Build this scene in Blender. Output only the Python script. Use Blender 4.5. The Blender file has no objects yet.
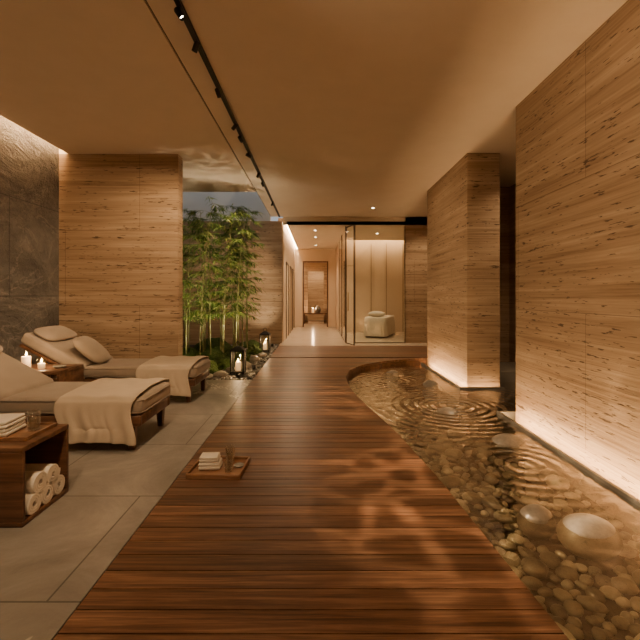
import bpy, bmesh, math, random
import numpy as np
from mathutils import Vector, Matrix
random.seed(7); rng=np.random.default_rng(7)
S=bpy.context.scene
COL=S.collection
LK=1.38   # lamp dimmer level
# ---------------------------------------------------------------- materials
class NT:
    def __init__(s,name):
        s.m=bpy.data.materials.new(name); s.m.use_nodes=True
        s.t=s.m.node_tree; s.t.nodes.clear()
        s.out=s.t.nodes.new('ShaderNodeOutputMaterial')
    def n(s,typ,ins=None,**kw):
        nd=s.t.nodes.new('ShaderNode'+typ)
        for k,v in kw.items(): setattr(nd,k,v)
        for k,v in (ins or {}).items():
            if hasattr(v,'bl_rna') and isinstance(v,bpy.types.NodeSocket): s.t.links.new(v,nd.inputs[k])
            else: nd.inputs[k].default_value=v
        return nd
    def math(s,op,a,b=0.0,clamp=False):
        return s.n('Math',{0:a,1:b},operation=op,use_clamp=clamp).outputs[0]
    def pos(s,scale=(1,1,1),rot=(0,0,0),loc=(0,0,0),obj=False):
        src=s.n('TexCoord').outputs['Object'] if obj else s.n('NewGeometry').outputs['Position']
        return s.n('Mapping',{'Vector':src,'Scale':scale,'Rotation':rot,'Location':loc}).outputs[0]
    def noise(s,vec,scale,detail=4,rough=.55,dist=0):
        return s.n('TexNoise',{'Vector':vec,'Scale':scale,'Detail':detail,'Roughness':rough,'Distortion':dist}).outputs[0]
    def ramp(s,fac,stops):
        r=s.n('ValToRGB',{0:fac}); e=r.color_ramp.elements
        while len(e)<len(stops): e.new(.5)
        for el,(p,c) in zip(e,stops):
            el.position=p; el.color=(c[0],c[1],c[2],1) if not isinstance(c,(int,float)) else (c,c,c,1)
        return r.outputs[0]
    def mix(s,fac,a,b,mode='MIX'):
        nd=s.n('Mix',data_type='RGBA',blend_type=mode)
        for i,v in ((0,fac),(6,a),(7,b)):
            if isinstance(v,bpy.types.NodeSocket): s.t.links.new(v,nd.inputs[i])
            else: nd.inputs[i].default_value=v if i==0 else (*v,1)
        return nd.outputs[2]
    def bump(s,h,strength=.3,dist=.01):
        return s.n('Bump',{'Height':h,'Strength':strength,'Distance':dist}).outputs[0]
    def bsdf(s,col,rough=.5,normal=None,**kw):
        ins={'Base Color':col if isinstance(col,bpy.types.NodeSocket) else (*col,1),'Roughness':rough}
        if normal is not None: ins['Normal']=normal
        ins.update(kw)
        b=s.n('BsdfPrincipled',ins); s.t.links.new(b.outputs[0],s.out.inputs[0]); return s.m
def plain(name,col,rough=.5,**kw): return NT(name).bsdf(col,rough,**kw)
def emis(name,col,st):
    t=NT(name); e=t.n('Emission',{'Color':(*col,1),'Strength':st}); t.t.links.new(e.outputs[0],t.out.inputs[0]); return t.m
WARM=(1,.60,.28)
def travertine():
    t=NT('travertine')
    a=t.noise(t.pos((.35,.35,6)),1.6,9,.62,.2)
    b=t.noise(t.pos((.5,.5,30)),1.5,5,.55)
    c=t.math('ADD',t.math('MULTIPLY',a,.6),t.math('MULTIPLY',b,.4))
    col=t.ramp(c,[(.36,(.235,.15,.083)),(.45,(.335,.227,.134)),(.54,(.41,.29,.18)),(.64,(.52,.385,.255))])
    p=t.noise(t.pos((4.5,4.5,34)),1.6,3,.55)
    q=t.noise(t.pos((.5,.5,7)),1.5,3,.5)
    p2=t.math('SUBTRACT',p,t.math('MULTIPLY',q,.28))
    pit=t.ramp(p2,[(.195,0),(.225,1)])
    col=t.mix(pit,(.10,.058,.03),col)
    g=t.n('NewGeometry').outputs['Position']
    sp=t.n('SeparateXYZ',{0:g})
    u=t.math('ADD',sp.outputs[0],sp.outputs[1])
    cb=t.n('CombineXYZ',{0:u,1:t.math('ADD',sp.outputs[2],.02)})
    br=t.n('TexBrick',{'Vector':cb.outputs[0],'Color1':(1,1,1,1),'Color2':(.90,.885,.87,1),'Mortar':(.5,.45,.41,1),'Scale':1.0,'Mortar Size':.003,'Brick Width':2.3,'Row Height':1.17})
    col=t.mix(1.0,col,br.outputs[0],'MULTIPLY')
    h=t.math('ADD',t.math('MULTIPLY',pit,1.0),t.math('MULTIPLY',b,.8))
    return t.bsdf(col,.62,t.bump(h,.6,.012))
M_TRAV=travertine()
def slate():
    t=NT('dark_slate')
    a=t.noise(t.pos((1,.7,1)),1.3,12,.66,1.2); b=t.noise(t.pos(),9,8,.7,.4)
    col=t.ramp(a,[(.3,(.06,.053,.045)),(.5,(.12,.108,.092)),(.72,(.24,.215,.18))])
    v=t.math('ABSOLUTE',t.math('SUBTRACT',t.noise(t.pos((1,1,1.6),rot=(.6,0,0)),.9,7,.6,1.0),.5))
    vein=t.ramp(v,[(.0,.6),(.012,0)])
    col=t.mix(vein,col,(.28,.25,.21))
    sp=t.n('SeparateXYZ',{0:t.n('NewGeometry').outputs['Position']})
    cb=t.n('CombineXYZ',{0:sp.outputs[1],1:sp.outputs[2]})
    br=t.n('TexBrick',{'Vector':cb.outputs[0],'Color1':(1,1,1,1),'Color2':(.8,.8,.8,1),'Mortar':(.3,.3,.3,1),'Scale':1.0,'Mortar Size':.006,'Brick Width':2.6,'Row Height':1.3})
    col=t.mix(1.0,col,br.outputs[0],'MULTIPLY')
    return t.bsdf(col,.5,t.bump(t.math('ADD',a,t.math('MULTIPLY',b,.3)),1.0,.2))
M_SLATE=slate()
def floorstone():
    t=NT('grey_stone_tile')
    a=t.noise(t.pos(),1.4,10,.68,.6)
    col=t.ramp(a,[(.3,(.15,.135,.115)),(.5,(.26,.235,.203)),(.72,(.42,.38,.33))])
    v=t.math('ABSOLUTE',t.math('SUBTRACT',t.noise(t.pos((1,.5,1),rot=(0,0,.5)),.8,6,.6,.8),.5))
    col=t.mix(t.ramp(v,[(.0,.95),(.008,0)]),col,(.72,.65,.56))
    br=t.n('TexBrick',{'Vector':t.pos(loc=(.4,.1,0)),'Color1':(1,1,1,1),'Color2':(.84,.84,.84,1),'Mortar':(.36,.34,.32,1),'Scale':1.0,'Mortar Size':.005,'Brick Width':1.5,'Row Height':.9})
    col=t.mix(1.0,col,br.outputs[0],'MULTIPLY')
    return t.bsdf(col,t.ramp(a,[(.3,.4),(.7,.55)]),t.bump(t.noise(t.pos(),30,6,.6),.25,.012))
M_FLOOR=floorstone()
PITCH=.118
def deckwood():
    t=NT('deck_wood')
    sp=t.n('SeparateXYZ',{0:t.n('NewGeometry').outputs['Position']})
    pl=t.math('FLOOR',t.math('DIVIDE',t.math('ADD',sp.outputs[1],2.0),PITCH))
    w=t.n('TexWhiteNoise',{'W':pl},noise_dimensions='1D')
    off=t.math('MULTIPLY',w.outputs[0],37.0)
    cb=t.n('CombineXYZ',{0:t.math('MULTIPLY',t.math('ADD',sp.outputs[0],off),1.4),1:t.math('MULTIPLY',sp.outputs[1],40.0),2:off})
    a=t.noise(cb.outputs[0],1.0,9,.72,.5)
    col=t.ramp(a,[(.34,(.05,.021,.010)),(.5,(.15,.072,.037)),(.66,(.31,.17,.095))])
    col=t.mix(1.0,col,t.ramp(w.outputs[0],[(0,.58),(1,1.25)]),'MULTIPLY')
    return t.bsdf(col,t.ramp(a,[(.3,.33),(.7,.46)]),t.bump(a,.2,.004))
M_DECK=deckwood()
def wood(name,c1,c2,c3,axis=(1,14,14)):
    t=NT(name)
    a=t.noise(t.pos(axis),1.6,7,.6,.6)
    return t.bsdf(t.ramp(a,[(.3,c1),(.5,c2),(.72,c3)]),.4,t.bump(a,.1,.003))
M_WAL=wood('walnut',(.05,.022,.010),(.12,.055,.026),(.20,.10,.05))
M_WAL2=wood('walnut_upright',(.05,.022,.010),(.12,.055,.026),(.20,.10,.05),(14,14,1))
def fabric(name,col,sc=260,rough=.9):
    t=NT(name)
    a=t.noise(t.pos(),sc,2,.5); b=t.noise(t.pos(),6,3,.5)
    c=t.mix(t.ramp(b,[(.3,0),(.7,1)]),tuple(x*.88 for x in col),col)
    return t.bsdf(c,rough,t.bump(a,.4,.004),**{'Sheen Weight':.15})
M_CUSH=fabric('taupe_upholstery',(.31,.25,.19))
M_PIL=fabric('pillow_linen',(.34,.275,.205))
M_THR=fabric('cream_throw',(.53,.44,.33),140)
M_TOW=fabric('white_towel',(.72,.66,.56),200,.95)
M_PLAST=NT('warm_plaster'); _a=M_PLAST.noise(M_PLAST.pos(),3,5,.6)
M_PLAST=M_PLAST.bsdf(M_PLAST.ramp(_a,[(.3,(.78,.67,.545)),(.7,(.82,.71,.585))]),.85)
M_CREAM=plain('cream_plaster',(.66,.53,.39),.6)
M_SHAFT=plain('skylight_plaster',(.66,.65,.63),.8)
M_BLACK=plain('black_metal',(.012,.011,.010),.4)
M_BRONZE=plain('dark_bronze',(.10,.07,.045),.35,Metallic=.8)
M_BRASS=plain('aged_brass',(.35,.21,.09),.35,Metallic=1.0)
M_DARK=plain('gap_shade_black',(.01,.008,.006),.9)
M_CURB=plain('grey_curb_stone',(.20,.185,.16),.3)
M_TILE=NT('pale_corridor_tile'); _a=M_TILE.noise(M_TILE.pos(),2,5,.6)
M_TILE=M_TILE.bsdf(M_TILE.ramp(_a,[(.3,(.50,.41,.32)),(.7,(.58,.49,.38))]),.18)
def thin_glass(name,tint=(1,1,1),base=.045,k=.6,pw=4.0):
    t=NT(name)
    fc=t.n('LayerWeight',{'Blend':.5}).outputs['Facing']
    f=t.math('ADD',t.math('MULTIPLY',t.math('POWER',fc,pw),k),base)
    tr=t.n('BsdfTransparent',{'Color':(*tint,1)}); g=t.n('BsdfGlossy',{'Color':(1,1,1,1),'Roughness':.02})
    m=t.n('MixShader',{0:f,1:tr.outputs[0],2:g.outputs[0]}); t.t.links.new(m.outputs[0],t.out.inputs[0]); return t.m
M_GLASS=thin_glass('clear_glass',(.96,.98,.95))
M_CUP=thin_glass('tumbler_glass',(.92,.93,.90),.10,.8,2.2)
M_DRINK=thin_glass('drink_water',(.92,.91,.86),.08,.6,2.5)
def water():
    t=NT('pond_water')
    h=t.noise(t.pos(),4.5,3,.5,.5)
    tot=t.math('MULTIPLY',h,.8)
    for cx,cy,k in ((1.72,5.1,.36),(1.25,6.6,.22),(1.7,3.3,.12)):
        v=t.n('VectorMath',{0:t.n('NewGeometry').outputs['Position'],1:(cx,cy,-.1)},operation='DISTANCE').outputs['Value']
        s=t.math('SINE',t.math('MULTIPLY',v,50.0))
        fall=t.math('DIVIDE',k,t.math('ADD',t.math('MULTIPLY',t.math('MULTIPLY',v,v),2.2),.6))
        tot=t.math('ADD',tot,t.math('MULTIPLY',s,fall))
    nrm=t.bump(tot,.5,.028)
    fc=t.n('LayerWeight',{'Blend':.5,'Normal':nrm}).outputs['Facing']
    f=t.math('ADD',t.math('MULTIPLY',t.math('POWER',fc,1.9),1.05),.03,True)
    tr=t.n('BsdfTransparent',{'Color':(.64,.60,.48,1)}); g=t.n('BsdfGlossy',{'Color':(1,1,1,1),'Roughness':.02,'Normal':nrm})
    m=t.n('MixShader',{0:f,1:tr.outputs[0],2:g.outputs[0]}); t.t.links.new(m.outputs[0],t.out.inputs[0]); return t.m
M_WATER=water()
def pebm(name,stops,obj_sc=30):
    t=NT(name)
    r=t.n('Attribute',attribute_name='rnd').outputs['Fac']
    c=t.ramp(r,stops); a=t.noise(t.pos(),obj_sc,5,.6)
    return t.bsdf(t.mix(1.0,c,t.ramp(a,[(.3,.75),(.7,1.1)]),'MULTIPLY'),.28,t.bump(a,.15,.01))
M_PEB=pebm('river_stone',[(0,(.12,.105,.085)),(.35,(.29,.26,.215)),(.8,(.52,.475,.40)),(1,(.70,.65,.56))])
M_GRAV=pebm('garden_gravel',[(0,(.10,.095,.085)),(.6,(.24,.225,.20)),(1,(.46,.43,.39))])
M_MOSS=NT('moss'); _a=M_MOSS.noise(M_MOSS.pos(),40,6,.7)
M_MOSS=M_MOSS.bsdf(M_MOSS.ramp(_a,[(.3,(.03,.06,.012)),(.5,(.08,.14,.028)),(.75,(.17,.24,.06))]),.95,M_MOSS.bump(_a,1.0,.05))
M_SOIL=plain('pond_bed_dark',(.05,.042,.033),.8)
t=NT('bamboo_leaf'); _r=t.n('Attribute',attribute_name='rnd').outputs['Fac']
_c=t.ramp(_r,[(0,(.05,.10,.018)),(.5,(.12,.21,.038)),(1,(.33,.38,.09))])
_b=t.n('BsdfPrincipled',{'Base Color':_c,'Roughness':.5}); _tl=t.n('BsdfTranslucent',{'Color':_c})
_m=t.n('MixShader',{0:.35,1:_b.outputs[0],2:_tl.outputs[0]}); t.t.links.new(_m.outputs[0],t.out.inputs[0]); M_LEAF=t.m
M_STEM=plain('bamboo_stem',(.19,.20,.07),.4)
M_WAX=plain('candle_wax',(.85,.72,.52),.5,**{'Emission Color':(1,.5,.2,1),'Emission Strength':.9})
M_FLAME=emis('candle_flame',(1,.6,.22),80)
# ---------------------------------------------------------------- geometry helpers
def mesh(name,verts,faces,mat,parent=None,smooth=False,loc=(0,0,0),rot=(0,0,0)):
    me=bpy.data.meshes.new(name); me.from_pydata([tuple(v) for v in verts],[],[tuple(f) for f in faces]); me.update()
    if mat: me.materials.append(mat)
    if smooth: me.polygons.foreach_set('use_smooth',[True]*len(me.polygons))
    o=bpy.data.objects.new(name,me); COL.objects.link(o); o.location=loc; o.rotation_euler=rot
    if parent: o.parent=parent
    return o
def empty(name,loc=(0,0,0),rot=(0,0,0)):
    o=bpy.data.objects.new(name,None); COL.objects.link(o); o.location=loc; o.rotation_euler=rot; o.empty_display_size=.1; return o
BF=[(0,3,2,1),(4,5,6,7),(0,1,5,4),(1,2,6,5),(2,3,7,6),(3,0,4,7)]
def boxes(name,lst,mat,parent=None,bevel=0,seg=2,loc=(0,0,0),rot=(0,0,0)):
    v=[];f=[]
    for x0,x1,y0,y1,z0,z1 in lst:
        b=len(v); v+=[(x0,y0,z0),(x1,y0,z0),(x1,y1,z0),(x0,y1,z0),(x0,y0,z1),(x1,y0,z1),(x1,y1,z1),(x0,y1,z1)]
        f+=[tuple(b+i for i in q) for q in BF]
    o=mesh(name,v,f,mat,parent,loc=loc,rot=rot)
    if bevel:
        m=o.modifiers.new('bevel','BEVEL'); m.width=bevel; m.segments=seg; m.limit_method='ANGLE'
        o.data.polygons.foreach_set('use_smooth',[True]*len(o.data.polygons))
    return o
def box(name,x0,x1,y0,y1,z0,z1,mat,parent=None,bevel=0,seg=2,loc=(0,0,0),rot=(0,0,0)):
    return boxes(name,[(x0,x1,y0,y1,z0,z1)],mat,parent,bevel,seg,loc,rot)
def lathe(name,prof,mat,parent=None,loc=(0,0,0),seg=24,rot=(0,0,0),smooth=True):
    v=[];f=[];n=len(prof)
    for i in range(seg):
        a=2*math.pi*i/seg
        for r,z in prof: v.append((r*math.cos(a),r*math.sin(a),z))
    for i in range(seg):
        j=(i+1)%seg
        for k in range(n-1): f.append((i*n+k,j*n+k,j*n+k+1,i*n+k+1))
    return mesh(name,v,f,mat,parent,smooth,loc,rot)
def pillow(name,sx,sy,sz,mat,parent=None,loc=(0,0,0),rot=(0,0,0),e=.45,pinch=1.0):
    v=[];f=[];N=28;K=16
    for i in range(K+1):
        ph=-math.pi/2+math.pi*i/K
        for j in range(N):
            th=2*math.pi*j/N
            c,s=math.cos(th),math.sin(th); cp=math.cos(ph)
            sg=lambda q,p: math.copysign(abs(q)**p,q)
            x=sg(c,e)*cp**.8; y=sg(s,e)*cp**.8; z=math.sin(ph)
            w=1-.45*pinch*max(0,(abs(x)*abs(y)))**2
            v.append((x*sx/2,y*sy/2,z*sz/2*w))
    for i in range(K):
        for j in range(N):
            f.append((i*N+j,i*N+(j+1)%N,(i+1)*N+(j+1)%N,(i+1)*N+j))
    return mesh(name,v,f,mat,parent,True,loc,rot)
def ico(sub):
    bm=bmesh.new(); bmesh.ops.create_icosphere(bm,subdivisions=sub,radius=1)
    v=np.array([q.co[:] for q in bm.verts]); f=np.array([[q.index for q in p.verts] for p in bm.faces]); bm.free(); return v,f
def scatter(name,items,mat,sub=2,parent=None):
    tv,tf=ico(sub); V=[];F=[];R=[];n=len(tv)
    for k,(x,y,z,sx,sy,sz,rz,rd) in enumerate(items):
        d=rng.normal(size=3)*1.2; ph=rng.uniform(0,6,3)
        w=1+.10*np.sin(tv@d+ph[0])+.06*np.sin(tv@(np.roll(d,1)*2)+ph[1])
        p=tv*w[:,None]*np.array([sx,sy,sz]); c,s=math.cos(rz),math.sin(rz)
        q=np.stack([p[:,0]*c-p[:,1]*s+x,p[:,0]*s+p[:,1]*c+y,p[:,2]+z],1)
        V.append(q);F.append(tf+k*n);R.append(np.full(n,rd))
    V=np.concatenate(V);F=np.concatenate(F);R=np.concatenate(R)
    o=mesh(name,V.tolist(),F.tolist(),mat,parent,True)
    at=o.data.attributes.new('rnd','FLOAT','POINT'); at.data.foreach_set('value',R.astype(np.float32)); return o
def tube(name,pts,rad,mat,parent=None,seg=8):
    v=[];f=[]
    pts=[Vector(p) for p in pts]
    for i,p in enumerate(pts):
        d=(pts[min(i+1,len(pts)-1)]-pts[max(i-1,0)]).normalized()
        a=d.orthogonal().normalized(); b=d.cross(a); r=rad[i] if hasattr(rad,'__len__') else rad
        for j in range(seg):
            t=2*math.pi*j/seg; v.append(p+a*r*math.cos(t)+b*r*math.sin(t))
    for i in range(len(pts)-1):
        for j in range(seg): f.append((i*seg+j,i*seg+(j+1)%seg,(i+1)*seg+(j+1)%seg,(i+1)*seg+j))
    f.append(tuple(range(seg))[::-1]); f.append(tuple(range((len(pts)-1)*seg,len(pts)*seg)))
    return mesh(name,v,f,mat,parent,True)
def spot(name,loc,target,power,angle=60,blend=.7,col=(1,.675,.38),size=.04,parent=None,gobo=0):
    l=bpy.data.lights.new(name,'SPOT'); l.energy=power*LK; l.spot_size=math.radians(angle); l.spot_blend=blend; l.color=col; l.shadow_soft_size=size
    o=bpy.data.objects.new(name,l); COL.objects.link(o); o.location=loc
    o.rotation_euler=(Vector(target)-Vector(loc)).to_track_quat('-Z','Y').to_euler()
    if parent: o.parent=parent
    if gobo:   # cell pattern put into the beam to imitate water caustics
        l.use_nodes=True; nt=l.node_tree; em=nt.nodes['Emission']
        tc=nt.nodes.new('ShaderNodeTexCoord'); nz=nt.nodes.new('ShaderNodeTexNoise'); nz.inputs['Scale'].default_value=6
        ad=nt.nodes.new('ShaderNodeVectorMath'); ad.operation='MULTIPLY_ADD'; ad.inputs[1].default_value=(.12,.12,.12)
        nt.links.new(tc.outputs['Normal'],nz.inputs['Vector']); nt.links.new(nz.outputs['Color'],ad.inputs[0]); nt.links.new(tc.outputs['Normal'],ad.inputs[2])
        vo=nt.nodes.new('ShaderNodeTexVoronoi'); vo.feature='DISTANCE_TO_EDGE'; vo.inputs['Scale'].default_value=gobo
        nt.links.new(ad.outputs[0],vo.inputs['Vector'])
        mr=nt.nodes.new('ShaderNodeMapRange'); mr.interpolation_type='SMOOTHERSTEP'
        for i,v in ((1,0.0),(2,.16),(3,3.2),(4,.35)): mr.inputs[i].default_value=v
        nt.links.new(vo.outputs['Distance'],mr.inputs[0]); nt.links.new(mr.outputs[0],em.inputs['Strength'])
    return o
def point(name,loc,power,col=(1,.6,.3),size=.03,parent=None):
    l=bpy.data.lights.new(name,'POINT'); l.energy=power; l.color=col; l.shadow_soft_size=size
    o=bpy.data.objects.new(name,l); COL.objects.link(o); o.location=loc
    if parent: o.parent=parent
    return o
CZ=3.5
# ---------------------------------------------------------------- deck edge curve
_Y=[-2,1.0,1.51,1.86,2.83,3.82,4.56,5.2,5.8,6.4,7.0,7.54,8.0,8.25,8.4]
_X=[1.0,.97,.955,.93,.87,.76,.63,.52,.46,.46,.56,.83,1.35,1.85,2.31]
_yy=np.linspace(-2,8.4,1041); _xx=np.interp(_yy,_Y,_X)
_k=np.exp(-np.linspace(-2,2,31)**2); _k/=_k.sum()
_xp=np.concatenate([np.full(15,_xx[0]),_xx,_xx[-1]+(np.arange(1,16)*.03)]); _xs=np.convolve(_xp,_k,'valid')
def xr(y): return float(np.interp(y,_yy,_xs))
YP=8.4
# ---------------------------------------------------------------- room shell
box('floor',-4.0,-1.005,-2,6.2,-.12,0,M_FLOOR)
def prism(poly,z0,z1,V,F):
    b=len(V); n=len(poly)
    V+= [(x,y,z0) for x,y in poly]+[(x,y,z1) for x,y in poly]
    F.append(tuple(b+i for i in range(n))[::-1]); F.append(tuple(b+n+i for i in range(n)))
    for i in range(n): j=(i+1)%n; F.append((b+i,b+j,b+n+j,b+n+i))
V=[];F=[]
y=-2.0
while y<10.45:
    y0=y+.003; y1=min(y+PITCH-.003,10.45)
    if y1-y0<.01: break
    if y0>=YP: poly=[(-1,y0),(3.88,y0),(3.88,y1),(-1,y1)]
    else:
        ys=np.linspace(y0,min(y1,YP),5); poly=[(-1,y0)]+[(xr(q),q) for q in ys]+[(-1,float(ys[-1]))]
    prism(poly,-.03,0,V,F); y+=PITCH
mesh('wooden_deck_floor',V,F,M_DECK)
V=[];F=[]
ys=np.linspace(-2,YP,120)
for i in range(len(ys)-1):
    a0,a1=xr(ys[i])-.012,xr(ys[i+1])-.012
    prism([(-1,ys[i]),(a0,ys[i]),(a1,ys[i+1]),(-1,ys[i+1])],-.36,-.034,V,F)
prism([(-1,YP),(3.88,YP),(3.88,10.45),(-1,10.45)],-.36,-.034,V,F)
mesh('deck_base_floor',V,F,M_WAL)
box('floor_corridor',-1.0,3.88,10.452,22.0,-.12,-.001,M_TILE)
PB=-.29
box('pond_bed_floor',.3,3.88,-2,8.45,-.45,PB,M_SOIL)
CX=2.14
V=[];F=[]
ys=np.linspace(-2,YP,140)
for q in ys: V+=[(min(xr(q)-.005,CX-.02),q,-.1),(CX-.002,q,-.1)]
for i in range(len(ys)-1): F.append((2*i,2*i+1,2*i+3,2*i+2))
mesh('pond_water',V,F,M_WATER)
mesh('pond_water',[(CX,4.78,-.1),(3.88,4.78,-.1),(3.88,5.98,-.1),(CX,5.98,-.1)],[(0,1,2,3)],M_WATER)
mesh('pond_water',[(2.84,6.0,-.1),(3.88,6.0,-.1),(3.88,8.06,-.1),(2.84,8.06,-.1)],[(0,1,2,3)],M_WATER)
box('wall_left',-4.15,-4.0,-2,11.2,-.1,3.85,M_SLATE)
box('wall_lounge_partition',-4.0,-2.15,6.2,6.4,-.1,CZ,M_TRAV)
box('wall_pond',2.31,2.7,-2,4.65,-.36,CZ,M_TRAV)
box('wall_pond_pillar',2.31,2.81,6.15,8.38,-.36,CZ,M_TRAV)
box('wall_alcove',2.815,3.88,8.07,8.38,-.36,CZ,M_TRAV)
box('wall_right',3.88,4.0,-2,22,-.45,3.85,M_TRAV)
box('wall_back',-4.15,4.0,-2.15,-2,-.45,3.85,M_CREAM)
box('wall_garden',-4.0,-.97,11.1,11.3,-.1,CZ-.12,M_TRAV)
box('wall_far_right',2.45,3.88,11.1,11.3,0,CZ,M_TRAV)
box('wall_corridor_left',-1.1,-.95,11.3,22,0,CZ,M_CREAM)
box('wall_corridor_end',-1.0,3.88,21.8,22.0,0,CZ,M_TRAV)
boxes('ceiling',[(-3.85,-1.29,-2,8.46,CZ,3.6),(-1.27,3.88,-2,11.1,CZ,3.6),(-1.29,-1.27,-2,11.1,3.55,3.6),
                 (-4.0,-3.85,6.2,8.46,CZ,3.6)],M_PLAST)
box('ceiling_gap_shade',-1.289,-1.271,-2,11.1,3.52,3.549,M_DARK)  # near-black strip stands in for the shade inside the ceiling slot
boxes('ceiling_upper',[(-4.15,4.0,-2.15,8.4,3.86,3.95),(-1.2,4.0,8.4,11.1,3.86,3.95),(-1.1,4.0,11.1,22.1,3.86,3.95)],M_PLAST)
boxes('ceiling_skylight_shaft',[(-4.0,-1.29,11.1,11.2,CZ-.12,4.6),(-4.0,-1.29,8.36,8.46,3.601,4.6),(-1.29,-1.19,8.36,11.2,3.601,4.6),(-4.1,-4.0,8.36,11.2,3.85,4.6)],M_SHAFT)
boxes('ceiling_corridor',[(-.83,.8,11.1,21.8,3.27,3.37),(.8,3.88,11.1,14.1,3.27,3.37),(-.95,3.88,11.1,11.12,3.27,CZ)],M_PLAST)
box('cove_light_left',-3.848,-3.84,-1.9,6.15,3.62,3.68,emis('cove_led_left',WARM,140))
box('cove_light_corridor',-.90,-.86,11.35,20,3.40,3.41,emis('cove_led_corr',(1,.68,.40),110))
box('wall_treatment_back',.8,3.88,14.5,14.6,0,CZ,M_CREAM)
boxes('trim_treatment_panels',[(x,x+.02,14.47,14.5,0,3.2) for x in (1.35,1.95,2.5,3.1)],plain('panel_joint',(.3,.22,.15),.6))
box('cove_light_treatment',1.0,3.8,14.2,14.24,3.40,3.41,emis('cove_led_room',(1,.62,.32),70))
boxes('door_corridor_portal',[(-.945,-.60,16.8,16.92,0,3.27),(.47,.795,16.8,16.92,0,3.27),(-.60,.47,16.8,16.92,2.76,3.27)],M_CREAM)
boxes('trim_portal',[(-.60,-.55,16.77,16.94,0,2.76),(.42,.47,16.77,16.94,0,2.76),(-.55,.42,16.77,16.94,2.71,2.76)],M_WAL2)
boxes('trim_niche',[(-.94,-.45,19.3,19.5,0,3.26),(.33,.79,19.3,19.5,0,3.26),(-.45,.33,19.3,19.5,2.5,3.26)],M_TRAV)
box('wall_corridor_right',.8,.9,14.6,21.8,0,CZ,M_CREAM)
for a in (12.2,13.9,15.4):
    boxes('trim_door_corridor',[(-.948,-.925,a,a+.05,0,2.3),(-.948,-.925,a+.95,a+1.0,0,2.3),(-.948,-.925,a,a+1.0,2.3,2.35)],M_BRONZE)
def glass_panel(name,p0,p1,h=3.26,fr=.012,head=True):
    (x0,y0),(x1,y1)=p0,p1; L=math.hypot(x1-x0,y1-y0); a=math.atan2(y1-y0,x1-x0)
    e=empty(name,(x0,y0,0),(0,0,a))
    box('glass_pane',fr,L-fr,-.006,.006,.02,h-.01,M_GLASS,e)
    boxes('frame',[(0,fr,-.012,.012,0.001,h),(L-fr,L,-.012,.012,0.001,h),(fr,L-fr,-.012,.012,0.001,.02)]+([(fr,L-fr,-.012,.012,h-.03,h)] if head else []),M_BRONZE,e)
    return e
glass_panel('glass_partition',(1.05,11.06),(2.44,11.06),head=False)
glass_panel('glass_partition',(.80,11.2),(.80,12.9),fr=.03,head=False)
glass_panel('glass_partition',(.80,12.95),(.80,14.45),fr=.03,head=False)
d=glass_panel('glass_door',(.80,11.05),(.98,10.5),3.2,.03)
tube('door_handle',[(.3,-.06,.9),(.3,-.06,1.4)],.012,M_BRASS,d)
# ---------------------------------------------------------------- pond: curb + LED, stones
LED=emis('base_led',WARM,190)
boxes('pond_light_curb',[(CX,CX+.025,-1.9,4.77,-.36,-.07),(CX,CX+.025,6.0,8.25,-.36,-.07),(CX+.025,2.81,6.0,6.03,-.36,-.07),
   (CX+.025,2.75,4.74,4.77,-.36,-.07),(CX+.025,2.309,-1.9,4.74,-.36,-.17),(CX+.025,2.309,6.03,8.25,-.36,-.17),(2.309,2.81,6.03,6.148,-.36,-.17)],M_CURB)
box('led_strip_pond_wall',CX+.028,CX+.048,-1.85,4.64,-.165,-.155,LED)
box('led_strip_pillar',CX+.028,CX+.048,6.08,8.2,-.165,-.155,LED)
box('led_strip_pillar_front',2.32,2.79,6.033,6.045,-.165,-.155,emis('pillar_front_led',WARM,90))
box('stone_ledge',2.86,3.87,6.5,7.4,-.36,.08,M_CURB,bevel=.01)
bould=((1.66,2.45,.20,.10,.62),(1.42,2.58,.12,.085,.35),(1.85,3.87,.18,.10,.25),(1.58,4.85,.17,.095,.3),(1.80,6.36,.15,.095,.2),(1.38,7.35,.13,.09,.35))
items=[];tries=0;grid=[(x,yv,s*.8) for x,yv,s,h,r in bould]
while len(items)<1100 and tries<50000:
    tries+=1
    yv=rng.uniform(.5,8.2); xv=rng.uniform(.4,2.1)
    r=rng.choice([rng.uniform(.03,.05),rng.uniform(.05,.095)],p=[.4,.6])
    if xv-r*1.1<xr(yv)+.005 or xv+r*1.2>CX-.01 or xv-r<xr(min(yv+r,8.39)): continue
    if any((xv-a)**2+(yv-b)**2<((r+c)*.80)**2 for a,b,c in grid): continue
    grid.append((xv,yv,r))
    items.append((xv,yv,PB+r*.5,r*rng.uniform(.95,1.2),r*rng.uniform(.75,1.0),r*rng.uniform(.45,.6),rng.uniform(0,3.14),rng.uniform()))
for k in range(700):
    yv=rng.uniform(.8,8.1); xv=rng.uniform(.5,CX-.05)
    if xv<xr(yv)+.04: continue
    r=rng.uniform(.015,.03); items.append((xv,yv,PB+.012,r*1.2,r,r*.7,rng.uniform(0,3),rng.uniform()))
scatter('river_pebble_bed',items,M_PEB,2)
for (x,yv,s,h,rd) in bould:
    scatter('pond_boulder',[(x,yv,-.165,s,s*.80,h*1.15,rng.uniform(0,.5),rd)],M_PEB,4)
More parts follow.
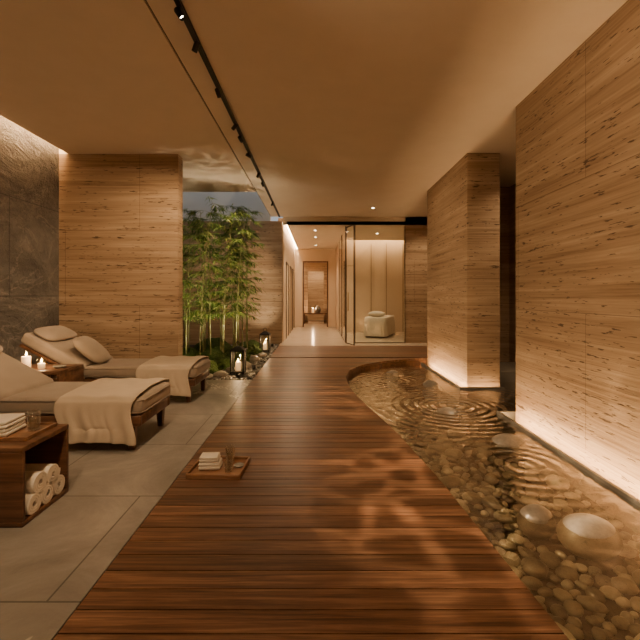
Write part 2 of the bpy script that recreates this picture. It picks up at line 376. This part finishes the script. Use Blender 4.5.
# ---------------------------------------------------------------- track light
tr=empty('track_light',(-1.03,0,0))
box('track_rail',-.02,.02,-1.5,11.0,CZ-.035,CZ-.001,M_BLACK,tr)
M_LENS=emis('spot_lens_glow',(1,.8,.55),30)
def head(yv,target,power,angle,gobo=0):
    t=Vector((target[0]+1.03,target[1],target[2])); p=Vector((0,yv,CZ-.085)); dr=(t-p).normalized()
    q=dr.to_track_quat('Z','Y').to_euler()
    lathe('spot_can',[(0,-.045),(.022,-.045),(.024,-.04),(.024,.04),(.020,.04),(.017,.018),(0,.018)],M_BLACK,tr,tuple(p),20,q)
    lathe('spot_lens',[(0,.02),(.016,.02)],M_LENS,tr,tuple(p),16,q)
    box('spot_stem',-.006,.006,yv-.006,yv+.006,CZ-.07,CZ-.03,M_BLACK,tr)
    spot('spot_lamp',tuple(p+dr*.06),tuple(t),power,angle,1.0,parent=tr,gobo=gobo)
head(0.8,(2.3,1.6,1.6),120,95)  # unseen near heads on this rail are added as general fill
head(2.2,(2.3,3.2,1.7),130,90)
head(3.0,(1.5,2.6,-.3),300,45,11)  # added head, its patterned beam imitates caustics on the near pond stones
head(4.17,(.1,4.6,0),100,90)
head(5.0,(-3.0,6.2,1.7),230,75)
head(5.4,(1.3,5.2,-.3),220,50,11)  # second added head with imitated caustics, over the middle of the pond
head(6.03,(2.3,7.2,1.7),170,68)
head(7.0,(-2.2,8.2,1.6),180,55)  # head added to brighten the bamboo front
head(7.6,(.5,9.0,0),110,85)
head(9.2,(-2.2,10.9,1.6),150,65)
head(1.5,(-2.6,3.6,.0),115,85)
head(3.4,(-2.9,4.6,.0),120,80)
head(2.6,(-4.0,3.8,1.6),300,66)  # unseen head added to brighten the slate wall
head(0.0,(.2,1.8,0),95,90)
head(0.4,(-2.4,2.0,0),110,80)
for i,(x,yv) in enumerate(((-.05,12),(-.05,13.4),(-.05,15.6),(-.05,18.4),(1.9,12.6))):
    e=empty('added_downlight',(x,yv,3.27))
    lathe('trim_ring',[(.03,-.001),(.05,-.004),(.05,.0)],M_BLACK,e)
    lathe('lens',[(0,-.002),(.03,-.002)],M_LENS,e)
    spot('lamp',(0,0,-.02),(0,0,-3),(110,110,80,50,60)[i],120,.8,parent=e,col=(1,.70,.42))
for i,(x,yv) in enumerate(((2.95,10.3),(1.4,10.0),(3.3,5.5))):  # downlights added to brighten the far right wall, deck end and alcove
    e=empty('added_downlight',(x,yv,CZ))
    lathe('trim_ring',[(.03,-.001),(.05,-.004),(.05,.0)],M_BLACK,e)
    lathe('lens',[(0,-.002),(.03,-.002)],M_LENS,e)
    spot('lamp',(0,0,-.02),(0,0,-3),90,120,.9,parent=e)
# ---------------------------------------------------------------- loungers
def lounger(dy,with_pillow,hinge=-2.85):
    fx=-1.47
    e=empty('chaise_lounge',(0,dy,0))
    Y0,Y1=4.86,5.56; YM=5.21
    boxes('frame',[(hinge-.85,fx-.02,Y0+.01,Y0+.06,.20,.29),(hinge-.85,fx-.02,Y1-.06,Y1-.01,.20,.29),(fx-.07,fx-.02,Y0+.06,Y1-.06,.20,.29),
                   (hinge-.85,hinge-.80,Y0+.06,Y1-.06,.20,.29)]+[(x,x+.07,Y0+.06,Y1-.06,.26,.285) for x in np.arange(hinge,fx-.1,.14)],M_WAL,e,.008)
    V=[];F=[]
    for x in (fx-.10,hinge-.78):
        for yy in (Y0+.045,Y1-.045):
            b=len(V)
            for z,r in ((0.001,.022),(.20,.034)):
                V+=[(x-r,yy-r,z),(x+r,yy-r,z),(x+r,yy+r,z),(x-r,yy+r,z)]
            F+=[tuple(b+i for i in q) for q in BF]
    mesh('legs',V,F,M_WAL2,e)
    box('seat_cushion',hinge+.01,fx,Y0,Y1,.292,.44,M_CUSH,e,.05,5)
    for zz in (.318,.415):
        pts=[(hinge+.05,Y0-.0,zz),(fx-.05,Y0-.0,zz),(fx-.01,Y0+.02,zz),(fx+.0,Y0+.05,zz),(fx+.0,Y1-.05,zz)]
        tube('piping',pts,.005,M_CUSH,e,6)
    bk=empty('back_section',(hinge,0,.33)); bk.parent=e; bk.rotation_euler=(0,math.radians(28),0)
    box('back_frame',-.84,0,Y0+.02,Y1-.02,-.045,-.005,M_WAL,bk,.008)
    box('back_cushion',-.86,.02,Y0,Y1,0,.15,M_CUSH,bk,.05,5)
    pillow('head_cushion',.30,.62,.12,M_CUSH,bk,(-.68,YM,.19),(0,0,0),.5,.5)
    tube('back_strut',[(-.55,Y0+.1,-.03),(-.35,Y0+.1,-.25)],.012,M_BRASS,bk)
    if with_pillow:
        pillow('lumbar_pillow',.46,.42,.17,M_PIL,e,(hinge+.02,YM-.12,.62),(.0,math.radians(42),.12),.5,1)
    x0,x1=-2.17,-1.52; nx=26
    lo=.06 if not with_pillow else .08
    prof=[(Y0-.045,lo),(Y0-.045,.14),(Y0-.038,.24),(Y0-.03,.33),(Y0-.022,.41),(Y0+.0,.447),(Y0+.05,.455),(YM-.1,.452),(YM+.1,.452),(Y1-.05,.455),(Y1,.448),(Y1+.025,.41),(Y1+.03,.33),(Y1+.035,.24)]
    P=[]
    for i in range(len(prof)-1):
        for k in range(4): t=k/4; P.append((prof[i][0]*(1-t)+prof[i+1][0]*t,prof[i][1]*(1-t)+prof[i+1][1]*t))
    P.append(prof[-1]); V=[];F=[]
    for i in range(nx+1):
        u=i/nx
        for j,(py,pz) in enumerate(P):
            hang=max(0,(.43-pz)/.35)
            X=x0+(x1-x0)*u+.04*math.sin(pz*9+u*2)*hang+.02*math.sin(j*.35)
            wv=.022*hang*math.sin(u*17+dy)+.010*hang*math.sin(u*41+1)
            top=(.006*math.sin(u*15+j*.2)+.006) if hang<=0 else 0
            sgn=-1 if py<YM else 1
            V.append((X,py+sgn*(abs(wv) if hang>0 else 0),pz+top+(.03*math.sin(u*2.6+.4)*(hang>.7))))
    n=len(P)
    for i in range(nx):
        for j in range(n-1): F.append((i*n+j,(i+1)*n+j,(i+1)*n+j+1,i*n+j+1))
    o=mesh('throw_blanket',V,F,M_THR,e,True)
    m=o.modifiers.new('s','SOLIDIFY'); m.thickness=.012; m.offset=1
    m=o.modifiers.new('ss','SUBSURF'); m.levels=1; m.render_levels=1
    return e
lounger(0,True,-2.88)
lounger(-1.5,False,-2.72)
# ---------------------------------------------------------------- towels, tables
def roll(name,r,L,parent,loc,rot):
    V=[];F=[];turns=3.2;N=70
    for i in range(N+1):
        t=i/N; a=t*turns*2*math.pi; rr=.008+(r-.008)*t
        for x in (-L/2,L/2): V.append((x,rr*math.cos(a),rr*math.sin(a)))
    for i in range(N): F.append((2*i,2*i+1,2*i+3,2*i+2))
    o=mesh(name,V,F,M_TOW,parent,True,loc,rot); m=o.modifiers.new('s','SOLIDIFY'); m.thickness=r/turns*.85; m.offset=-1
    m=o.modifiers.new('b','BEVEL'); m.width=.003; m.segments=2; m.limit_method='ANGLE'
    return o
def folded(name,w,d,h,n,parent,loc,rz=0):
    e=empty(name,loc,(0,0,rz)); e.parent=parent
    t=h/n
    for k in range(n):
        j=random.uniform(-.006,.006)
        box('fold_lower',-w/2+j,w/2+j,-d/2,d/2,k*t+.001,k*t+t*.52,M_TOW,e,t*.22,4)
        box('fold_upper',-w/2+j,w/2+j-.004,-d/2+.002,d/2-.002,k*t+t*.48,k*t+t*.99,M_TOW,e,t*.22,4)
    return e
def tumbler(name,r,h,loc,parent=None):
    e=empty(name,loc)
    if parent: e.parent=parent
    lathe('glass_body',[(0,.001),(r*.85,.001),(r*.9,.004),(r,h),(r-.002,h),(r*.86,.012),(0,.012)],M_CUP,e,seg=28)
    lathe('water_fill',[(0,.013),(r*.84,.013),(r*.90,h*.55),(0,h*.55)],M_DRINK,e,seg=28)
    return e
def candle(name,r,h,loc,parent=None,cup=False,power=1.2):
    e=empty(name,loc)
    if parent: e.parent=parent
    lathe('wax',[(0,.002),(r,.002),(r,h-.004),(r-.004,h),(r*.5,h-.004),(0,h-.006)],M_WAX,e)
    lathe('wick',[(0,h-.006),(.0015,h-.006),(.0015,h+.01),(0,h+.01)],M_BLACK,e,seg=6)
    lathe('flame',[(0,h+.006),(.007,h+.014),(.009,h+.024),(.004,h+.042),(0,h+.056)],M_FLAME,e,seg=10)
    if cup: lathe('glass_cup',[(0,0.0),(r+.006,0.0),(r+.008,h+.06),(r+.005,h+.06),(r+.003,.001)],M_GLASS,e)
    point('candle_glow',(0,0,h+.075),power,parent=e,size=.01)
    return e
st=empty('side_table',(-1.90,2.45,0))
w,dd,H=.25,.21,.45
boxes('carcass',[(-w,w,-dd,dd,H-.03,H),(-w,w,-dd,dd,0.001,.03),(-w,w,-dd,-dd+.025,.03,H-.03),(-w,w,dd-.025,dd,.03,H-.03),(-w,-w+.02,-dd+.025,dd-.025,.03,H-.03)],M_WAL,st,.004)
for k,(yy,zz) in enumerate(((-.105,.085),(.01,.085),(.12,.085),(-.05,.185),(.065,.185))):
    roll('rolled_towel',.054,.40,st,(.045,yy,zz),(k*1.3,0,0))
tw=empty('serving_tray',(-1.97,2.47,.451))
boxes('tray_body',[(-.16,.27,-.13,.15,.0,.01),(-.16,.27,-.13,-.12,.01,.022),(-.16,.27,.14,.15,.01,.022),(-.16,-.15,-.12,.14,.01,.022),(.26,.27,-.12,.14,.01,.022)],wood('teak_serving',(.12,.055,.025),(.20,.10,.047),(.28,.14,.07)),tw,.002)
folded('folded_towel',.24,.2,.09,2,tw,(-.0,-.01,.011),.1)
tumbler('water_glass',.036,.12,(.2,.03,.011),tw)
ct=empty('candle_table',(-3.06,4.48,0))
boxes('carcass',[(-.32,.32,-.22,.22,.46,.50),(-.32,.32,-.22,.22,.001,.035),(-.32,-.29,-.22,.22,.035,.46),(.29,.32,-.22,.22,.035,.46)],M_WAL,ct,.004)
candle('pillar_candle',.045,.13,(-.16,-.05,.501),ct,False,5)
candle('cup_candle',.035,.06,(.03,-.08,.501),ct,True,4)
lathe('ceramic_dish',[(0,0),(.05,0),(.07,.02),(.066,.02),(.045,.006),(0,.006)],M_CURB,ct,(.19,-.02,.501))
dt=empty('wooden_tray',(-.73,3.0,.001),(0,0,-.06))
boxes('tray_body',[(-.195,.195,-.17,.17,0,.012),(-.195,.195,-.17,-.158,.012,.035),(-.195,.195,.158,.17,.012,.035),(-.195,-.183,-.158,.158,.012,.035),(.183,.195,-.158,.158,.012,.035)],wood('teak_tray',(.13,.06,.027),(.22,.11,.053),(.32,.17,.085)),dt,.003)
folded('folded_towel',.16,.12,.055,1,dt,(-.07,-.0,.013),.1)
folded('folded_towel',.14,.11,.04,1,dt,(-.068,-.0,.069),.1)
tumbler('water_glass',.036,.13,(.06,.07,.013),dt)
tumbler('tea_glass',.032,.07,(.085,-.06,.013),dt)
lathe('small_dish',[(0,0),(.03,0),(.04,.012),(.036,.012),(.026,.004),(0,.004)],M_CURB,dt,(.14,.03,.013))
def lantern(loc,h=.42,w=.12):
    e=empty('candle_lantern',loc)
    a=w/2; p=.022
    boxes('frame',[(-a,a,-a,a,.012,.04),(-a,a,-a,a,h*.72,h*.77)]+[(min(sx*a,sx*(a-p)),max(sx*a,sx*(a-p)),min(sy*a,sy*(a-p)),max(sy*a,sy*(a-p)),.0,h*.73) for sx in(-1,1) for sy in (-1,1)],M_BLACK,e)
    b=a+.012
    mesh('roof',[(-b,-b,h*.76),(b,-b,h*.76),(b,b,h*.76),(-b,b,h*.76),(-.025,-.025,h*.88),(.025,-.025,h*.88),(.025,.025,h*.88),(-.025,.025,h*.88)],BF,M_BLACK,e)
    tube('ring',[(.04*math.cos(t),0,h*.94+.04*math.sin(t)) for t in np.linspace(0,6.28,20)],.006,M_BLACK,e,6)
    boxes('glass_sides',[(-a+p,a-p,-a+.004,-a+.006,.04,h*.72),(-a+p,a-p,a-.006,a-.004,.04,h*.72),(-a+.004,-a+.006,-a+p,a-p,.04,h*.72),(a-.006,a-.004,-a+p,a-p,.04,h*.72)],M_GLASS,e)
    candle('lantern_candle',.045,.15,(0,0,.041),e,False,9)
lantern((-1.33,6.75,0.0),.52,.23)
lantern((-1.22,9.4,-.0),.54,.23)
# ---------------------------------------------------------------- garden
box('garden_bed_floor',-4.0,-1.005,6.405,11.1,-.2,-.05,M_SOIL)
box('garden_bed_floor_edge',-2.15,-1.005,6.2,6.405,-.2,-.05,M_SOIL)
items=[]
for k in range(2600):
    x=-1.03-abs(rng.normal())*.9 if k%2 else rng.uniform(-2.6,-1.04); yv=rng.uniform(6.23,11.0)
    if x<-3.9 or (x<-2.1 and yv<6.5): continue
    r=rng.uniform(.018,.042); items.append((x,yv,-.045+r*.3,r*1.2,r,r*.7,rng.uniform(0,3),rng.uniform()**1.5))
scatter('garden_gravel',items,M_GRAV,1)
mo=[(-1.92,6.9,.24,.2),(-2.35,7.2,.32,.25),(-1.70,7.35,.24,.2),(-2.1,7.9,.35,.25),(-1.6,8.2,.26,.22),(-2.7,8.1,.4,.28),(-1.55,9.2,.28,.2),(-2.2,9.0,.4,.25),(-1.7,10.1,.3,.2),(-2.6,10,.45,.25)]
tv,tf=ico(5)
for x,yv,r,h in mo:
    d1=rng.normal(size=(6,3))*rng.uniform(3,9,(6,1)); w=1+sum(.035*np.sin(tv@d+i) for i,d in enumerate(d1))
    w=w+rng.uniform(-.02,.02,len(tv))
    p=tv*w[:,None]*np.array([r,r*.9,h])
    mesh('moss_mound',p.tolist(),tf.tolist(),M_MOSS,None,True,(x,yv,-.02))
for x,yv,r,rd in ((-1.60,6.6,.10,.5),(-1.75,6.45,.07,.7),(-1.35,7.4,.12,.6),(-1.5,7.0,.08,.3),(-1.3,8.2,.12,.5),(-1.2,8.7,.09,.7)):
    scatter('garden_boulder',[(x,yv,0,r*1.2,r,r*.7,rng.uniform(0,3),rd)],M_PEB,3)
bp=empty('bamboo_plant',(0,0,0))
SV=[];SF=[];LV=[];LF=[];LR=[]
def addtube(pts,rads,seg=7):
    pts=[Vector(p) for p in pts]
    b=len(SV)
    for i,p in enumerate(pts):
        d=(pts[min(i+1,len(pts)-1)]-pts[max(i-1,0)]).normalized(); a=d.orthogonal().normalized(); c=d.cross(a)
        for j in range(seg):
            t=2*math.pi*j/seg; SV.append(p+a*rads[i]*math.cos(t)+c*rads[i]*math.sin(t))
    for i in range(len(pts)-1):
        for j in range(seg): SF.append((b+i*seg+j,b+i*seg+(j+1)%seg,b+(i+1)*seg+(j+1)%seg,b+(i+1)*seg+j))
def leaf(p,d,L,W,rd):
    d=d.normalized(); s=d.cross(Vector((0,0,1)))
    if s.length<.1: s=Vector((1,0,0))
    s.normalize(); s=(s+Vector((random.uniform(-.5,.5),random.uniform(-.5,.5),random.uniform(-.5,.5)))).normalized()
    n=s.cross(d).normalized(); b=len(LV)
    m1=p+d*L*.3-n*.004; m2=p+d*L*.7-Vector((0,0,L*.06)); tip=p+d*L-Vector((0,0,L*.16))
    LV.extend([p,m1+s*W/2+n*.004,m1,m1-s*W/2+n*.004,m2+s*W*.3+n*.003,m2,m2-s*W*.3+n*.003,tip])
    LF.extend([(b,b+2,b+1),(b,b+3,b+2),(b+1,b+2,b+5,b+4),(b+2,b+3,b+6,b+5),(b+4,b+5,b+7),(b+5,b+6,b+7)]); LR.extend([rd]*8)
stems=[(-2.75,7.6),(-2.6,8.1),(-2.45,7.5),(-2.35,8.4),(-2.25,7.9),(-2.1,8.7),(-2.05,7.7),(-1.95,8.2),(-1.8,8.6),(-1.85,7.9),(-1.7,9.1),(-2.5,9.2),(-1.65,8.4),(-2.9,8.8),(-2.0,9.6),(-1.55,8.9),(-1.9,9.3),(-2.15,7.35),(-1.7,9.6),(-1.62,8.0)]
for (x,yv) in stems:
    top=random.uniform(2.7,3.2) if yv<8.5 else random.uniform(3.1,3.42)
    lx,ly=random.uniform(-.12,.22),random.uniform(-.12,.12); r0=random.uniform(.012,.019)
    pts=[];rads=[];nodes=[]
    z=-.05
    def P(z): t=z/top; return Vector((x+lx*t*t,yv+ly*t*t,z))
    while z<top:
        t=max(0,z/top); r=r0*(1-.75*t)
        for dz,f in ((-.008,1.0),(0,1.35),(.008,1.0)):
            pts.append(P(z+dz)); rads.append(r*f)
        if z>.80: nodes.append((z,r))
        z+=.19+random.uniform(-.02,.03)
    addtube(pts,rads)
    for z,r in nodes:
        for q in range(random.choice((2,3,3))):
            a=random.uniform(0,2*math.pi); L=random.uniform(.22,.5)*(1.15-.45*z/top)
            up=random.uniform(.15,.6); d=Vector((math.cos(a),math.sin(a),up)).normalized()
            p0=P(z); bps=[p0+d*L*t-Vector((0,0,.22*t*t*L*1.6)) for t in (0,.25,.5,.75,1)]
            if bps[-1].x<-3.7 or bps[-1].x>-1.2: continue
            if bps[-1].z>3.38: continue
            addtube(bps,[.003,.0027,.0022,.0018,.001],4)
            for t in (.35,.5,.62,.75,.88,1):
                i=min(3,int(t*4)); pp=bps[i].lerp(bps[i+1],t*4-i)
                for w in range(random.choice((1,2,3))):
                    aa=a+random.uniform(-1.1,1.1)
                    leaf(pp,Vector((math.cos(aa),math.sin(aa),random.uniform(-.9,.15))),random.uniform(.12,.22),random.uniform(.018,.03),random.random())
mesh('stems',SV,SF,M_STEM,bp,True)
lo=mesh('leaves',LV,LF,M_LEAF,bp)
at=lo.data.attributes.new('rnd','FLOAT','POINT'); at.data.foreach_set('value',np.array(LR,dtype=np.float32))
GV=[];GF=[]
for cx,cy in ((-1.8,7.15),(-2.2,6.8),(-1.6,7.9),(-2.0,8.4),(-1.6,8.8),(-2.6,7.4)):
    for k in range(45):
        a=random.uniform(0,6.28); L=random.uniform(.18,.30); b=len(GV); w=.008
        s=Vector((-math.sin(a),math.cos(a),0))
        for t in (0,.35,.7,1):
            p=Vector((cx+.06*math.cos(a)+math.cos(a)*L*t*.8,cy+.06*math.sin(a)+math.sin(a)*L*t*.8,.02+L*(1.1*t-.75*t*t)))
            GV+= [p+s*w*(1-t*.9),p-s*w*(1-t*.9)]
        for i in range(3): GF.append((b+2*i,b+2*i+1,b+2*i+3,b+2*i+2))
go=mesh('ornamental_grass',GV,GF,M_LEAF)
at=go.data.attributes.new('rnd','FLOAT','POINT'); at.data.foreach_set('value',rng.uniform(.2,.9,len(GV)).astype(np.float32))
for (x,yv,tg,pw,gb) in ((-1.12,7.1,(-2.0,8.2,1.9),170,0),(-1.15,10.3,(-1.9,11.1,1.8),70,0),(-2.9,6.7,(-2.4,8.4,2.0),130,0),(-1.25,6.35,(-1.9,7.2,3.5),40,14)):
    e=empty('added_uplight',(x,yv,0))  # ground lamps added to light bamboo and wall; last imitates ripples on ceiling
    lathe('can',[(0,0),(.03,0),(.034,.07),(.03,.07),(.026,.04),(0,.04)],M_BLACK,e)
    spot('lamp',(0,0,.09),(tg[0]-x,tg[1]-yv,tg[2]),pw,85 if not gb else 50,.9,parent=e,col=(1,.76,.48),gobo=gb)
# ---------------------------------------------------------------- treatment bed, console
tb=empty('massage_table',(2.05,13.1,0),(0,0,-.35))
boxes('legs',[(-.30,-.24,-.7,-.64,.001,.5),(.24,.30,-.7,-.64,.001,.5),(-.30,-.24,.8,.86,.001,.5),(.24,.30,.8,.86,.001,.5),(-.30,.30,-.66,.82,.16,.2)],M_WAL2,tb)
box('mattress',-.33,.33,-.72,.92,.5,.62,M_TOW,tb,.05,5)
V=[];F=[];N=120
for j,(k,z) in enumerate(((.0,.64),(.8,.642),(.96,.635),(1.0,.60),(1.01,.40),(1.02,.05))):
    for i in range(N):
        th=2*math.pi*i/N; c,s_=math.cos(th),math.sin(th)
        ex=math.copysign(abs(c)**.25,c)*.36; ey=math.copysign(abs(s_)**.16,s_)*.84
        fl=1+(.012*math.sin(th*24) if j>3 else 0)*(j-3)
        V.append((ex*k*fl,.1+ey*k*fl,z))
for j in range(5):
    for i in range(N): F.append((j*N+i,(j+1)*N+i,(j+1)*N+(i+1)%N,j*N+(i+1)%N))
mesh('sheet_drape',V,F,M_TOW,tb,True)
pillow('head_pillow',.52,.32,.18,M_TOW,tb,(0,-.45,.73))
cn=empty('console_table',(-.05,19.0,0))
boxes('table_body',[(-.62,.62,-.2,.2,.44,.50),(-.60,-.52,-.18,.18,.001,.44),(.52,.60,-.18,.18,.001,.44),(-.52,.52,-.15,.15,.1,.14)],M_WAL,cn,.004)
lathe('vase',[(0,0),(.09,0),(.15,.12),(.12,.24),(.06,.30),(.07,.34),(.05,.34),(.04,.30),(0,.05)],M_CURB,cn,(.1,0,.50))
candle('pillar_candle',.06,.2,(-.14,0,.501),cn,False,20)
spot('niche_downlight',(-.05,20.6,3.2),(-.05,21.8,1.0),130,100,.8)
# ---------------------------------------------------------------- world + camera
W=bpy.data.worlds.new('dusk'); S.world=W; W.use_nodes=True
W.node_tree.nodes['Background'].inputs[0].default_value=(.44,.46,.48,1); W.node_tree.nodes['Background'].inputs[1].default_value=1.0
cd=bpy.data.cameras.new('camera'); cam=bpy.data.objects.new('camera',cd); COL.objects.link(cam)
cam.location=(0,0,1.3); cam.rotation_euler=(math.pi/2,0,0); cd.lens=22.5; cd.sensor_width=36; cd.shift_x=3/640; cd.shift_y=-24/640; cd.clip_start=.05
S.camera=cam
